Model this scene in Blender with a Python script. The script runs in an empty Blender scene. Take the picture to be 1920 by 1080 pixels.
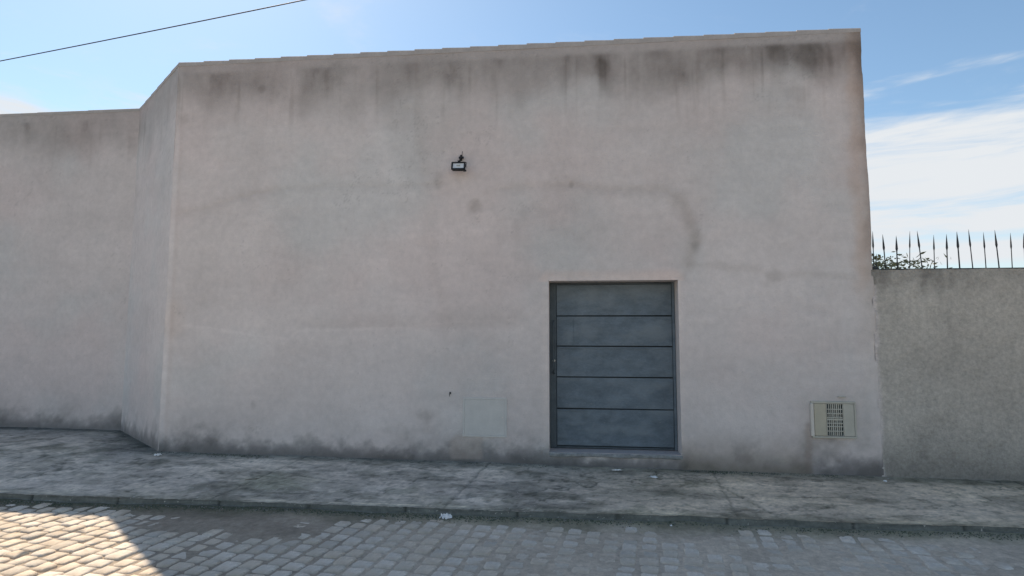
import bpy, bmesh, math, random
import numpy as np
from mathutils import Vector, Matrix

S = bpy.context.scene
COL = S.collection
R = math.radians
random.seed(7)

# ------------------------------------------------------------------ camera
cam_d = bpy.data.cameras.new('camera')
cam_d.sensor_width = 36.0
cam_d.lens = 20.25
cam_d.clip_start = 0.05
cam_d.clip_end = 3000
cam = bpy.data.objects.new('camera', cam_d)
COL.objects.link(cam)
cam.location = (0, -6.89, 1.6)
cam.rotation_mode = 'XYZ'
cam.matrix_world = (Matrix.Translation((0, -6.89, 1.6)) @ Matrix.Rotation(0.10614, 4, 'Z')
                    @ Matrix.Rotation(math.pi / 2 + 0.0852, 4, 'X') @ Matrix.Rotation(0.00212, 4, 'Z'))
S.camera = cam

# ------------------------------------------------------------------ light
SUN_DIR = Vector((2.76, -3.42, -5.236)).normalized()      # the way the light travels
SUN_EL = math.asin(-SUN_DIR.z)
SUN_AZ = math.atan2(-SUN_DIR.x, -SUN_DIR.y)               # from +Y towards +X

w = bpy.data.worlds.new('World')
S.world = w
w.use_nodes = True
nt = w.node_tree
nt.nodes.clear()
out = nt.nodes.new('ShaderNodeOutputWorld')
bg = nt.nodes.new('ShaderNodeBackground')
bg.inputs['Strength'].default_value = 0.115
sky = nt.nodes.new('ShaderNodeTexSky')
sky.sky_type = 'NISHITA'
sky.sun_disc = False
sky.sun_elevation = SUN_EL
sky.sun_rotation = SUN_AZ
sky.altitude = 550
sky.air_density = 1.0
sky.dust_density = 0.7
sky.ozone_density = 0.35
tc = nt.nodes.new('ShaderNodeTexCoord')
sep = nt.nodes.new('ShaderNodeSeparateXYZ')
nt.links.new(tc.outputs['Generated'], sep.inputs[0])


def wmath(op, a, b=None, c=None):
    n = nt.nodes.new('ShaderNodeMath'); n.operation = op
    for i, v in enumerate((a, b, c)):
        if v is None: continue
        if isinstance(v, (int, float)): n.inputs[i].default_value = v
        else: nt.links.new(v, n.inputs[i])
    return n.outputs[0]


def wnoise(scale, detail, stretch, rough=0.55, loc=(0, 0, 0)):
    m = nt.nodes.new('ShaderNodeMapping'); m.inputs['Scale'].default_value = stretch
    m.inputs['Location'].default_value = loc
    nt.links.new(tc.outputs['Generated'], m.inputs[0])
    n = nt.nodes.new('ShaderNodeTexNoise'); n.inputs['Scale'].default_value = scale
    n.inputs['Detail'].default_value = detail; n.inputs['Roughness'].default_value = rough
    n.inputs['Distortion'].default_value = 0.4
    nt.links.new(m.outputs[0], n.inputs[0])
    return n.outputs[0]


def wrange(v, a, b, c=0.0, d=1.0):
    n = nt.nodes.new('ShaderNodeMapRange'); n.interpolation_type = 'SMOOTHSTEP'
    nt.links.new(v, n.inputs[0])
    for i, x in enumerate((a, b, c, d)): n.inputs[i + 1].default_value = x
    return n.outputs[0]


n1 = wnoise(3.0, 7, (1, 1, 5.0))
warp = wmath('MULTIPLY_ADD', n1, 0.20, sep.outputs['Z'])            # z + 0.2 n
bank = wrange(warp, 0.44, 0.395)                                    # cloud bank low over the horizon
gap = wrange(warp, 0.175, 0.235)                                    # thinner right at the horizon
holes = wrange(wnoise(4.0, 6, (1, 1, 7.0), 0.6, (3, 1, 2)), 0.36, 0.56, 0.45, 1.0)
lo = wmath('MULTIPLY', wmath('MULTIPLY', bank, holes), wmath('MULTIPLY_ADD', gap, 0.6, 0.4))
cir = wmath('MULTIPLY', wrange(wnoise(2.2, 8, (1.0, 2.2, 3.0), 0.62, (5, 2, 0)), 0.55, 0.80), 0.55)
mask = wmath('MAXIMUM', lo, cir)
wb = nt.nodes.new('ShaderNodeMix'); wb.data_type = 'RGBA'; wb.blend_type = 'MULTIPLY'; wb.inputs['Factor'].default_value = 1
nt.links.new(sky.outputs[0], wb.inputs['A']); wb.inputs['B'].default_value = (0.93, 1.03, 1.0, 1)
mx = nt.nodes.new('ShaderNodeMix'); mx.data_type = 'RGBA'
nt.links.new(mask, mx.inputs['Factor'])
nt.links.new(wb.outputs['Result'], mx.inputs['A'])
mx.inputs['B'].default_value = (5.0, 5.2, 5.4, 1)
nt.links.new(mx.outputs['Result'], bg.inputs['Color'])
nt.links.new(bg.outputs[0], out.inputs[0])

sun_d = bpy.data.lights.new('sun', 'SUN')
sun_d.energy = 5.0
sun_d.angle = R(0.5)
sun_d.color = (1.0, 0.82, 0.62)
sun = bpy.data.objects.new('sun', sun_d)
COL.objects.link(sun)
sun.location = (-6, 7, 12)
sun.rotation_mode = 'QUATERNION'
sun.rotation_quaternion = SUN_DIR.to_track_quat('-Z', 'Y')

S.view_settings.view_transform = 'Standard'
S.view_settings.look = 'None'
S.view_settings.gamma = 1.0
S.view_settings.use_curve_mapping = False
S.view_settings.exposure = 0.48


# ------------------------------------------------------------------ numpy noise
TABLES = {}


def vnoise(x, y, seed):
    if seed not in TABLES: TABLES[seed] = np.random.RandomState(seed).rand(256, 256)
    T = TABLES[seed]
    xi = np.floor(x).astype(int); yi = np.floor(y).astype(int)
    fx = x - xi; fy = y - yi
    fx = fx * fx * (3 - 2 * fx); fy = fy * fy * (3 - 2 * fy)
    a = T[xi & 255, yi & 255]; b = T[(xi + 1) & 255, yi & 255]
    c = T[xi & 255, (yi + 1) & 255]; d = T[(xi + 1) & 255, (yi + 1) & 255]
    return (a * (1 - fx) + b * fx) * (1 - fy) + (c * (1 - fx) + d * fx) * fy


def fbm(x, y, f, octv=4, seed=1, fy=None, gain=0.5):
    fy = f if fy is None else fy
    s = 0; amp = 1; t = 0
    for o in range(octv):
        s = s + amp * vnoise(x * f + 17.3 * o, y * fy + 9.1 * o, seed + o)
        t += amp; amp *= gain; f *= 2.03; fy *= 2.03
    return s / t


def sstep(a, b, v):
    t = np.clip((v - a) / (b - a), 0, 1)
    return t * t * (3 - 2 * t)


def seg_dist(px, pz, pts):
    best = np.full(px.shape, 1e9)
    for (x0, z0), (x1, z1) in zip(pts[:-1], pts[1:]):
        dx, dz = x1 - x0, z1 - z0
        t = np.clip(((px - x0) * dx + (pz - z0) * dz) / (dx * dx + dz * dz), 0, 1)
        best = np.minimum(best, np.hypot(px - x0 - t * dx, pz - z0 - t * dz))
    return best


# ------------------------------------------------------------------ materials
def new_mat(name):
    m = bpy.data.materials.new(name); m.use_nodes = True
    t = m.node_tree; t.nodes.clear()
    o = t.nodes.new('ShaderNodeOutputMaterial'); b = t.nodes.new('ShaderNodeBsdfPrincipled')
    t.links.new(b.outputs[0], o.inputs[0])
    return m, t, b


def surf(name, col, rough=0.8, var=0.25, scale=12.0, bump=0.3, bscale=60.0, metal=0.0, attr=False,
         speck=None, bdist=0.01, spec=0.3, stretch=None, tint=None):
    """colour (or the 'Col' attribute) broken up by two noises, with a fine bump"""
    m, t, b = new_mat(name)
    co = t.nodes.new('ShaderNodeTexCoord')
    vec = co.outputs['Object']
    if stretch:
        mp = t.nodes.new('ShaderNodeMapping'); mp.inputs['Scale'].default_value = stretch
        t.links.new(vec, mp.inputs[0]); vec = mp.outputs[0]

    def noise(s, d, r=0.6):
        n = t.nodes.new('ShaderNodeTexNoise'); n.inputs['Scale'].default_value = s
        n.inputs['Detail'].default_value = d; n.inputs['Roughness'].default_value = r
        t.links.new(vec, n.inputs[0]); return n

    def mixc(kind, f, a, bb):
        n = t.nodes.new('ShaderNodeMix'); n.data_type = 'RGBA'; n.blend_type = kind
        for key, v in (('Factor', f), ('A', a), ('B', bb)):
            if isinstance(v, (int, float)): n.inputs[key].default_value = v
            elif isinstance(v, tuple): n.inputs[key].default_value = v
            else: t.links.new(v, n.inputs[key])
        return n.outputs['Result']

    def rng(v, a, bb, c, d):
        n = t.nodes.new('ShaderNodeMapRange'); t.links.new(v, n.inputs[0])
        for i, x in enumerate((a, bb, c, d)): n.inputs[i + 1].default_value = x
        return n.outputs[0]
    if attr:
        at = t.nodes.new('ShaderNodeAttribute'); at.attribute_name = 'Col'; base = at.outputs['Color']
    else:
        base = tuple(col) + (1,)
    na = noise(scale, 5); nb = noise(bscale, 4, 0.7)
    va = rng(na.outputs[0], 0.3, 0.7, 1 - var, 1 + var)
    vb = rng(nb.outputs[0], 0.3, 0.7, 1 - var * 0.6, 1 + var * 0.6)
    mul = t.nodes.new('ShaderNodeMath'); mul.operation = 'MULTIPLY'
    t.links.new(va, mul.inputs[0]); t.links.new(vb, mul.inputs[1])
    cc = t.nodes.new('ShaderNodeCombineColor')
    for i in range(3): t.links.new(mul.outputs[0], cc.inputs[i])
    c = mixc('MULTIPLY', 1.0, base, cc.outputs[0])
    if tint:                                            # slow drift to a second colour
        nn = noise(tint[1], 4)
        c = mixc('MIX', rng(nn.outputs[0], 0.45, 0.7, 0, tint[2]), c, tuple(tint[0]) + (1,))
    if speck:
        vn = noise(speck[1], 2, 0.8)
        c = mixc('MIX', rng(vn.outputs[0], 0.66, 0.74, 0, speck[2]), c, tuple(speck[0]) + (1,))
    t.links.new(c, b.inputs['Base Color'])
    b.inputs['Metallic'].default_value = metal
    b.inputs['Specular IOR Level'].default_value = spec
    t.links.new(rng(nb.outputs[0], 0.3, 0.7, max(0, rough - 0.1), min(1, rough + 0.1)), b.inputs['Roughness'])
    if bump:
        bp = t.nodes.new('ShaderNodeBump'); bp.inputs['Strength'].default_value = bump
        bp.inputs['Distance'].default_value = bdist
        t.links.new(nb.outputs[0], bp.inputs['Height']); t.links.new(bp.outputs[0], b.inputs['Normal'])
    return m


M = dict(
    plaster=surf('painted_plaster', None, 0.92, 0.05, 14, 0.8, 48, attr=True, bdist=0.010, spec=0.15,
                 speck=((0.40, 0.37, 0.35), 21, 0.30)),
    coping=surf('cement_coping', (0.44, 0.405, 0.385), 0.9, 0.10, 7, 0.4, 50, bdist=0.006, spec=0.15,
                tint=((0.40, 0.38, 0.35), 2.0, 0.8)),
    lowwall=surf('rough_cement', None, 0.95, 0.16, 22, 0.9, 45, attr=True, bdist=0.02, spec=0.1),
    walk=surf('old_concrete', None, 0.93, 0.16, 26, 0.8, 70, attr=True, bdist=0.012, spec=0.12,
              speck=((0.70, 0.67, 0.62), 30, 0.7)),
    road=surf('street_dirt', None, 0.96, 0.18, 24, 0.8, 80, attr=True, bdist=0.012, spec=0.1,
              speck=((0.40, 0.39, 0.36), 60, 0.4)),
    ground=surf('packed_earth', (0.24, 0.22, 0.19), 0.95, 0.25, 1.5, 0.5, 20, spec=0.1),
    roof=surf('grey_roof', (0.3, 0.29, 0.28), 0.9, 0.2, 3, 0.3, 30),
    gate=surf('slate_blue_paint', (0.140, 0.178, 0.210), 0.62, 0.20, 5, 0.25, 30, spec=0.25, speck=((0.30, 0.32, 0.31), 26, 0.35),
              tint=((0.22, 0.255, 0.275), 2.6, 0.6), stretch=(1, 1, 2.0)),
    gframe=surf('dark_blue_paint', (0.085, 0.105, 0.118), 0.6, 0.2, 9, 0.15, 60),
    gback=surf('gate_shadow_steel', (0.05, 0.06, 0.068), 0.8, 0.2, 9, 0.1, 60),
    steel=surf('worn_steel', (0.55, 0.55, 0.54), 0.3, 0.1, 20, 0.05, 80, metal=0.9),
    black=surf('black_enamel', (0.018, 0.018, 0.020), 0.45, 0.15, 30, 0.05, 80),
    iron=surf('dark_iron', (0.045, 0.05, 0.055), 0.6, 0.25, 30, 0.2, 80),
    reflector=surf('satin_reflector', (0.78, 0.78, 0.76), 0.4, 0.08, 60, 0.1, 120, metal=0.25),
    boxblue=surf('pale_blue_grey_plastic', (0.58, 0.575, 0.55), 0.75, 0.06, 8, 0.1, 70),
    boxolive=surf('olive_beige_plastic', (0.49, 0.455, 0.36), 0.7, 0.06, 8, 0.1, 70),
    boxrim=surf('pale_rim', (0.64, 0.60, 0.54), 0.7, 0.08, 12, 0.1, 70),
    boxgrey=surf('grey_green_plastic', (0.49, 0.475, 0.41), 0.7, 0.07, 8, 0.1, 70),
    slot=surf('slot_dark', (0.035, 0.05, 0.055), 0.9, 0.1, 20, 0, 60),
    sill=surf('sill_cement', (0.30, 0.31, 0.31), 0.9, 0.22, 18, 0.6, 70, bdist=0.008,
              tint=((0.15, 0.17, 0.17), 6, 0.7)),
    paper=surf('white_paper', (0.80, 0.80, 0.79), 0.8, 0.05, 40, 0.1, 90),
    wire=surf('cable_rubber', (0.02, 0.022, 0.025), 0.6, 0.1, 20, 0, 50),
    bark=surf('grey_bark', (0.14, 0.11, 0.085), 0.95, 0.3, 30, 0.8, 60),
    leaf=surf('dry_leaf', (0.22, 0.20, 0.09), 0.7, 0.35, 6, 0, 50),
    moss=surf('dark_moss', (0.10, 0.115, 0.08), 0.98, 0.4, 40, 0.6, 90, bdist=0.01),
    twig=surf('dry_twig', (0.20, 0.16, 0.12), 0.9, 0.3, 40, 0.3, 90),
)
stone_mats = [surf('cobble_%s' % n, c, 0.86, 0.16, 30, 0.8, 95, bdist=0.006, spec=0.2,
                   tint=((0.45, 0.375, 0.29), 5, 0.8), speck=((0.30, 0.28, 0.24), 24, 0.5))
              for n, c in (('blue_grey', (0.64, 0.585, 0.51)), ('mid_grey', (0.60, 0.54, 0.455)),
                           ('warm_grey', (0.64, 0.56, 0.46)), ('pale_grey', (0.70, 0.635, 0.55)),
                           ('dark_grey', (0.53, 0.485, 0.42)))]


# ------------------------------------------------------------------ helpers
def link(o, parent=None):
    COL.objects.link(o)
    if parent is not None: o.parent = parent
    return o


def tag(o, label=None, cat=None, group=None, kind=None):
    for k, v in (('label', label), ('category', cat), ('group', group), ('kind', kind)):
        if v: o[k] = v
    return o


def thing(name, label, cat, loc=(0, 0, 0), rz=0, group=None):
    o = bpy.data.objects.new(name, None)
    o.empty_display_size = 0.2
    link(o); o.location = loc; o.rotation_euler = (0, 0, rz)
    return tag(o, label, cat, group)


def obj(name, bm, mat, parent=None, smooth=False):
    me = bpy.data.meshes.new(name)
    bm.to_mesh(me); bm.free()
    for mm in (mat if isinstance(mat, (list, tuple)) else [mat]): me.materials.append(mm)
    if smooth:
        me.polygons.foreach_set('use_smooth', [True] * len(me.polygons))
    return link(bpy.data.objects.new(name, me), parent)


def bx(bm, x0, x1, y0, y1, z0, z1, bev=0.0, rot=None):
    r = bmesh.ops.create_cube(bm, size=1.0)
    vs = r['verts']
    c = Vector(((x0 + x1) / 2, (y0 + y1) / 2, (z0 + z1) / 2))
    for v in vs:
        v.co = Vector((v.co.x * (x1 - x0), v.co.y * (y1 - y0), v.co.z * (z1 - z0)))
        if rot is not None: v.co = rot @ v.co
        v.co += c
    if bev:
        es = list({e for v in vs for e in v.link_edges})
        bmesh.ops.bevel(bm, geom=es, offset=bev, segments=1, affect='EDGES', profile=0.7)


def box(name, mat, parent, *a, bev=0.0, rot=None):
    bm = bmesh.new(); bx(bm, *a, bev=bev, rot=rot)
    return obj(name, bm, mat, parent)


def tube(bm, pts, rad, seg=8):
    rings = []
    pts = [Vector(p) for p in pts]
    for i, p in enumerate(pts):
        d = (pts[min(i + 1, len(pts) - 1)] - pts[max(i - 1, 0)]).normalized()
        a = d.orthogonal().normalized() if abs(d.z) > 0.95 else d.cross(Vector((0, 0, 1))).normalized()
        b = d.cross(a)
        r = rad[i] if isinstance(rad, (list, tuple)) else rad
        rings.append([bm.verts.new(p + (a * math.cos(2 * math.pi * k / seg) + b * math.sin(2 * math.pi * k / seg)) * r)
                      for k in range(seg)])
    for q, s in zip(rings[:-1], rings[1:]):
        for k in range(seg):
            bm.faces.new((q[k], q[(k + 1) % seg], s[(k + 1) % seg], s[k]))
    bm.faces.new(rings[0][::-1]); bm.faces.new(rings[-1])


def grid_mesh(name, P, C, mat, parent=None, keep=None, extra=None, smooth=True):
    """P (m,n,3) points, C (m,n,3) colours into one sheet; keep = (m-1,n-1) mask of quads;
    extra = list of (4x3 verts, colour) quads such as reveals and backs"""
    m, n = P.shape[:2]
    V = P.reshape(-1, 3); CC = C.reshape(-1, 3)
    idx = np.arange(m * n).reshape(m, n)
    q = np.stack([idx[:-1, :-1], idx[1:, :-1], idx[1:, 1:], idx[:-1, 1:]], -1)
    q = q[keep] if keep is not None else q.reshape(-1, 4)
    if extra:
        ev = np.array([v for e, _ in extra for v in e]); ec = np.array([c for _, c in extra for _ in range(4)])
        q = np.vstack([q, np.arange(len(ev)).reshape(-1, 4) + len(V)])
        V = np.vstack([V, ev]); CC = np.vstack([CC, ec])
    me = bpy.data.meshes.new(name)
    me.vertices.add(len(V)); me.vertices.foreach_set('co', V.astype(np.float32).ravel())
    me.loops.add(q.size); me.loops.foreach_set('vertex_index', q.astype(np.int32).ravel())
    me.polygons.add(len(q)); me.polygons.foreach_set('loop_start', np.arange(0, q.size, 4, dtype=np.int32))
    sm = np.full(len(q), smooth)
    if extra: sm[-len(extra):] = False
    me.polygons.foreach_set('use_smooth', sm)
    at = me.color_attributes.new('Col', 'FLOAT_COLOR', 'POINT')
    at.data.foreach_set('color', np.hstack([CC, np.ones((len(CC), 1))]).astype(np.float32).ravel())
    me.materials.append(mat)
    me.update(calc_edges=True)
    return link(bpy.data.objects.new(name, me), parent)


# ------------------------------------------------------------------ levels
TOP = 5.236
CZ = 5.186                             # underside of the coping
XL, XR = -5.215, 3.385                 # ends of the front wall
BX, BY = -6.87, 1.362                  # where the angled wall meets the set-back wall
CURB_Y = -1.70


def walk_z(x):                          # pavement level at the foot of the wall
    return 0.155 - 0.009 * (np.clip(x, -9, 9) + 5)


def crown(x):                           # the top edge is not dead straight
    return 0.012 * np.sin((x - XL) / (XR - XL) * math.pi)


# ------------------------------------------------------------------ ground
gm = bmesh.new()
bx(gm, -400, 400, -400, 400, -0.5, -0.03)
tag(obj('ground', gm, M['ground']), kind='structure')

# ------------------------------------------------------------------ plaster colours (pigment, damp, mould)
BASE = np.array([0.682, 0.624, 0.600])


def plaster_paint(X, Z, U, foot, top=TOP, front=True):
    """X along the wall, Z height; returns colour and outward relief (metres)"""
    n_big = fbm(X, Z, 0.45, 4, 11); n_mid = fbm(X, Z, 1.7, 5, 21); n_fin = fbm(X, Z, 9, 4, 31)
    n_hor = fbm(X, Z, 0.7, 4, 41, fy=3.2)
    C = np.ones(X.shape + (3,)) * BASE
    C *= (1 + 0.14 * (n_big - 0.5) + 0.15 * (n_mid - 0.5) + 0.09 * (n_fin - 0.5) + 0.08 * (n_hor - 0.5))[..., None]
    tro = fbm(X + 0.25 * Z, Z, 2.6, 5, 43, fy=11, gain=.65)          # trowel drag marks
    pit = fbm(X, Z, 13, 4, 47, gain=.75)
    C *= (1 + 0.09 * (tro - 0.5) + 0.09 * (pit - 0.5))[..., None]
    hl = np.abs(fbm(X, Z, 1.1, 6, 53, gain=.58) - 0.5) + 0.05 * (1 - sstep(.50, .62, fbm(X, Z, .8, 3, 57)))
    C *= (1 - 0.13 * (1 - sstep(0.0008, 0.0042, hl)))[..., None]
    warm = sstep(0.42, 0.72, fbm(X, Z, 0.8, 4, 51))[..., None]
    cool = sstep(0.48, 0.75, fbm(X, Z, 0.9, 4, 61))[..., None]
    C = C * (1 - warm * (1 - np.array([1.02, 0.985, 0.98]))) * (1 - cool * (1 - np.array([0.955, 1.0, 1.01])))
    rel = 0.010 * (n_big - 0.5) + 0.006 * (n_mid - 0.5) + 0.0030 * (n_fin - 0.5) + 0.0030 * (fbm(X + 0.25 * Z, Z, 2.6, 4, 43, fy=11) - 0.5)

    def stain(mask, col):
        nonlocal C
        k = np.clip(mask, 0, 1)[..., None]
        C = C * (1 - k) + C * np.array(col) * k

    dt = top - Z
    # rain streaks under the coping, strongest towards the right end
    amt = (0.58 + 0.42 * sstep(-2.0, 2.0, X)) if front else 0.45
    streak = 0.6 * fbm(X + 0.12 * fbm(X, Z, 1.5, 2, 77), Z, 4.5, 4, 71, fy=0.9) + 0.4 * fbm(X, Z, 3.4, 5, 73, fy=2.2, gain=.6)
    blot = fbm(X, Z, 2.4, 5, 81, fy=1.3)
    reach = 0.30 + 0.80 * fbm(X, Z * 0, 1.3, 4, 91) + 0.22 * (streak - 0.5)
    band = sstep(0.11, 0.19, dt) * (1 - sstep(reach * 0.55, reach * 1.25, dt))
    stain(band * amt * (0.62 + 0.8 * (blot - .3) + 1.6 * (streak - 0.48)), (0.47, 0.455, 0.44))
    blk = sstep(0.55, 0.74, streak * 0.6 + blot * 0.4 + 0.09 * (amt - 0.7)) * sstep(0.14, 0.2, dt) * (1 - sstep(0.25, 0.62, dt))
    stain(blk * 0.8 * (0.35 + 0.65 * amt) * (0.5 + fbm(X, Z, 14, 3, 87)), (0.46, 0.445, 0.425))
    fine = sstep(0.60, 0.85, fbm(X, Z, 15, 3, 101, fy=0.7)) * sstep(0.15, 0.25, dt) * (1 - sstep(0.4, 1.2, dt))
    stain(fine * 0.65, (0.70, 0.68, 0.66))
    stain((1 - sstep(0.0, 1.3, dt)) * 0.62, (0.76, 0.755, 0.745))
    stain((1 - sstep(0.11, 0.19, dt)) * 0.9, (0.80, 0.79, 0.785))
    # long faint runs
    runs = sstep(0.62, 0.85, fbm(X, Z, 3.2, 4, 111, fy=0.25)) * (1 - sstep(0.4, 2.4, dt))
    stain(runs * 0.28, (0.82, 0.80, 0.78))
    # moisture and mould rising from the pavement
    h = Z - foot
    edge = 0.04 + 0.17 * fbm(X, Z * 0, 1.1, 5, 121, gain=.6) + 0.30 * (fbm(X, Z, 6.0, 5, 131, gain=.65) - 0.5)
    damp = 1 - sstep(edge * 0.25 - .02, edge * 1.8 + 0.06, h)
    stain(damp * (0.85 if not front else (0.97 - 0.62 * sstep(1.1, 1.4, X) * (1 - sstep(2.5, 2.8, X)))), (0.33, 0.345, 0.35))
    bp = sstep(0.47, 0.66, fbm(X, Z, 3.1, 6, 141, gain=.65)) * (1 - sstep(0.1, 0.6, h))
    stain(bp * 0.6, (0.66, 0.66, 0.65))
    stain((1 - sstep(0.0, 1.5, h)) * 0.22, (0.80, 0.81, 0.81))
    if not front:
        return C, rel
    nz = fbm(X, Z, 6, 4, 151) - 0.5
    # old openings filled in: their outline reads as a soft darker seam
    A_ = [(-5.14, 3.18), (-4.77, 3.25), (-4.41, 3.34), (-4.05, 3.44), (-3.48, 3.5), (-2.91, 3.49), (-2.49, 3.48), (-2.01, 3.49), (-1.57, 3.49)]
    B_ = [(-1.22, 3.15), (-1.2, 3.27), (-1.07, 3.35), (-0.9, 3.4), (-0.47, 3.43), (-0.09, 3.43), (0.3, 3.39), (0.68, 3.36), (1.11, 3.33), (1.27, 3.22), (1.37, 3.06), (1.42, 2.87), (1.43, 2.71), (1.36, 2.49), (1.3, 2.32)]
    for pts, wd, k in ((A_, 0.060, 0.42), (B_, 0.070, 0.50)):
        d = seg_dist(X, Z, pts) + nz * 0.09
        brk = 0.45 + 0.9 * (fbm(X, Z, 2.2, 3, 161) - 0.2)
        stain((1 - sstep(-wd * .5, wd * 1.9, d)) * k * brk, (0.70, 0.685, 0.66))
        rel = rel - 0.003 * (1 - sstep(0.0, wd * 0.8, d))
    d = seg_dist(X, Z, [(1.27, 3.22), (1.42, 2.87), (1.36, 2.49)]) + nz * 0.1
    stain((1 - sstep(0.02, 0.16, d)) * 0.30, (0.74, 0.72, 0.69))
    d = seg_dist(X, Z, [(-4.98, 1.74), (-4.6, 1.71), (-3.87, 1.6), (-3.54, 1.57), (-3.42, 1.68), (-3.19, 1.68), (-2.21, 1.71), (-1.58, 1.77), (-0.73, 1.81)]) + nz * 0.03
    stain((1 - sstep(0.004, 0.026, d)) * 0.6, (1.09, 1.09, 1.09))
    stain((1 - sstep(0.0, 0.26, np.abs(d))) * sstep(-3.6, -3.0, X) * sstep(1.68, 1.74, Z) * 0.40, (0.82, 0.80, 0.78))
    d = seg_dist(X, Z, [(1.34, 2.45), (1.58, 2.44), (2.12, 2.39), (2.3, 2.29), (2.59, 2.34), (3.17, 2.29)]) + nz * 0.06
    stain((1 - sstep(0.01, 0.07, d)) * 0.30, (0.76, 0.74, 0.71))
    d = seg_dist(X, Z, [(-2.74, 5.17), (-2.59, 4.67), (-2.4, 4.1), (-2.22, 3.55)]) + nz * 0.06
    stain((1 - sstep(0.02, 0.20, d)) * 0.8, (1.08, 1.08, 1.08))
    d = seg_dist(X, Z, [(-1.97, 5.05), (-1.95, 4.5), (-1.9, 4.01), (-1.81, 3.6), (-1.81, 3.53), (-1.76, 2.93), (-1.69, 2.33), (-1.52, 1.81)]) + nz * 0.05
    stain((1 - sstep(0.0, 0.14, d)) * 0.26 * (.3 + 1.4 * fbm(X, Z, 2, 3, 166)), (0.80, 0.78, 0.765))
    stain((X > -1.98) * (1 - sstep(-1.9, -0.9, X)) * sstep(3.4, 4.0, Z) * 0.20, (0.85, 0.83, 0.80))
    # door surround: paler repair plaster, pinkish lintel
    dx = np.maximum(np.maximum(-0.29 - X, X - 1.18), 0); dz = np.maximum(Z - 2.27, 0)
    ds = np.hypot(dx, dz) + nz * 0.04
    stain((1 - sstep(0.03, 0.12, ds)) * (Z > 0.3) * 0.8, (1.10, 1.08, 1.06))
    stain((1 - sstep(0.08, 0.17, ds)) * (Z > 2.27) * 0.7, (1.07, 0.99, 0.95))
    # spots
    for (x, z), r, k in (((-1.18, 3.26), .10, .60), ((1.41, 2.81), .12, .40), ((1.42, 2.66), .07, .55), ((-1.66, 3.50), .10, .50),
                         ((2.66, 4.40), .15, .25), ((2.66, 4.20), .05, .6), ((-4.03, 4.82), .05, .65), ((-3.85, 4.78), .12, .3),
                         ((-3.02, 4.93), .16, .45), ((-2.83, 2.95), .035, .5), ((-3.97, .73), .04, .5), ((2.24, 2.29), .10, .30),
                         ((-0.01, 3.43), .03, .6), ((-2.34, 2.94), .03, .4), ((-1.79, .50), .15, .42), ((-1.62, .36), .22, .35),
                         ((-5.09, 4.45), .07, .4), ((2.93, .34), .17, .55), ((2.72, .22), .30, .42), ((3.2, .26), .3, .32),
                         ((-1.42, 3.54), .05, .3), ((0.34, 2.9), .06, .2), ((-0.6, 3.1), .08, .2), ((-2.0, .35), .25, .3),
                         ((-4.9, .33), .15, .35), ((-4.4, .3), .2, .3)):
        d = np.hypot(X - x, (Z - z) * 0.8) + nz * r * 2.6
        stain((1 - sstep(0.0, r * 1.15, d)) * k * 0.68, (0.56, 0.55, 0.53))
    # brown run beside the right-hand box and bare render under the left one
    d = seg_dist(X, Z, [(2.62, .62), (2.60, .10)]) + nz * 0.05
    stain((1 - sstep(0.01, 0.07, d)) * 0.6, (0.66, 0.60, 0.54))
    bare = (1 - sstep(0.13, 0.19, np.abs(X + 1.27) + nz * 0.16)) * sstep(0.14, 0.17, Z) * (1 - sstep(0.40, 0.46, Z + nz * 0.05))
    C = C * (1 - 0.5 * bare[..., None]) + np.array([0.50, 0.425, 0.375]) * 0.5 * bare[..., None]
    stain((1 - sstep(0.0, 0.12, np.maximum(np.abs(X + 1.06) - 0.27, 0) + np.maximum(np.abs(Z - .65) - .24, 0) + nz * .05)) * 0.3, (0.90, 0.88, 0.86))
    pat = (1 - sstep(0.0, 0.10, np.maximum(np.abs(X - 2.9) - 0.33, 0) + np.maximum(np.abs(Z - .66) - .27, 0) + nz * .06))
    stain(pat * 0.45, (0.84, 0.86, 0.84))
    # brown dust band right of the gate
    bb = sstep(1.12, 1.3, X) * (1 - sstep(2.5, 2.7, X))
    stain(bb * (1 - sstep(0.12, 0.50, h + nz * 0.16)) * 0.62, (0.70, 0.655, 0.60))
    stain(bb * (1 - sstep(0.0, 0.22, h + nz * 0.14)) * 0.75, (0.56, 0.56, 0.50))
    # weathered right edge: darker, rusty
    e = XR - X
    ee = (1 - sstep(0.02, 0.30, e + nz * 0.16))
    stain(ee * (0.55 * sstep(0.9, 2.6, Z) + 0.10), (0.72, 0.66, 0.60))
    stain((1 - sstep(0.0, 0.11, e + nz * 0.1)) * sstep(2.0, 3.0, Z) * 0.55, (0.66, 0.62, 0.60))
    stain((1 - sstep(0.0, 0.12, np.abs(e - 0.12) + nz * 0.12)) * sstep(1.9, 2.4, Z) * 0.35, (1.05, 0.90, 0.80))
    # pale corner bead at the left end and the warm rub mark on it
    l = X - XL
    stain((1 - sstep(0.055, 0.085, l + nz * 0.03)) * sstep(0.3, 0.5, Z) * 0.9, (1.075, 1.085, 1.09))
    stain((1 - sstep(0.0, 0.05, np.abs(l - 0.10) + nz * 0.05)) * 0.35 * (1 - sstep(3.2, 5.2, Z)), (0.90, 0.86, 0.83))
    stain((1 - sstep(0.05, 0.22, np.hypot(l - 0.12, (Z - 1.8) * 0.5) + nz * 0.1)) * 0.5, (1.0, 0.93, 0.87))
    # the arris at the right end is chipped
    rel = rel - 0.022 * np.clip((fbm(X * 0 + 3, Z, 5, 4, 171) - 0.50) * 3, 0, 1) * (1 - sstep(0.0, 0.05, e))
    rel = rel - 0.012 * np.clip((fbm(X * 0 + 8, Z, 4, 4, 181) - 0.50) * 3, 0, 1) * (1 - sstep(0.0, 0.035, l))
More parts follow.
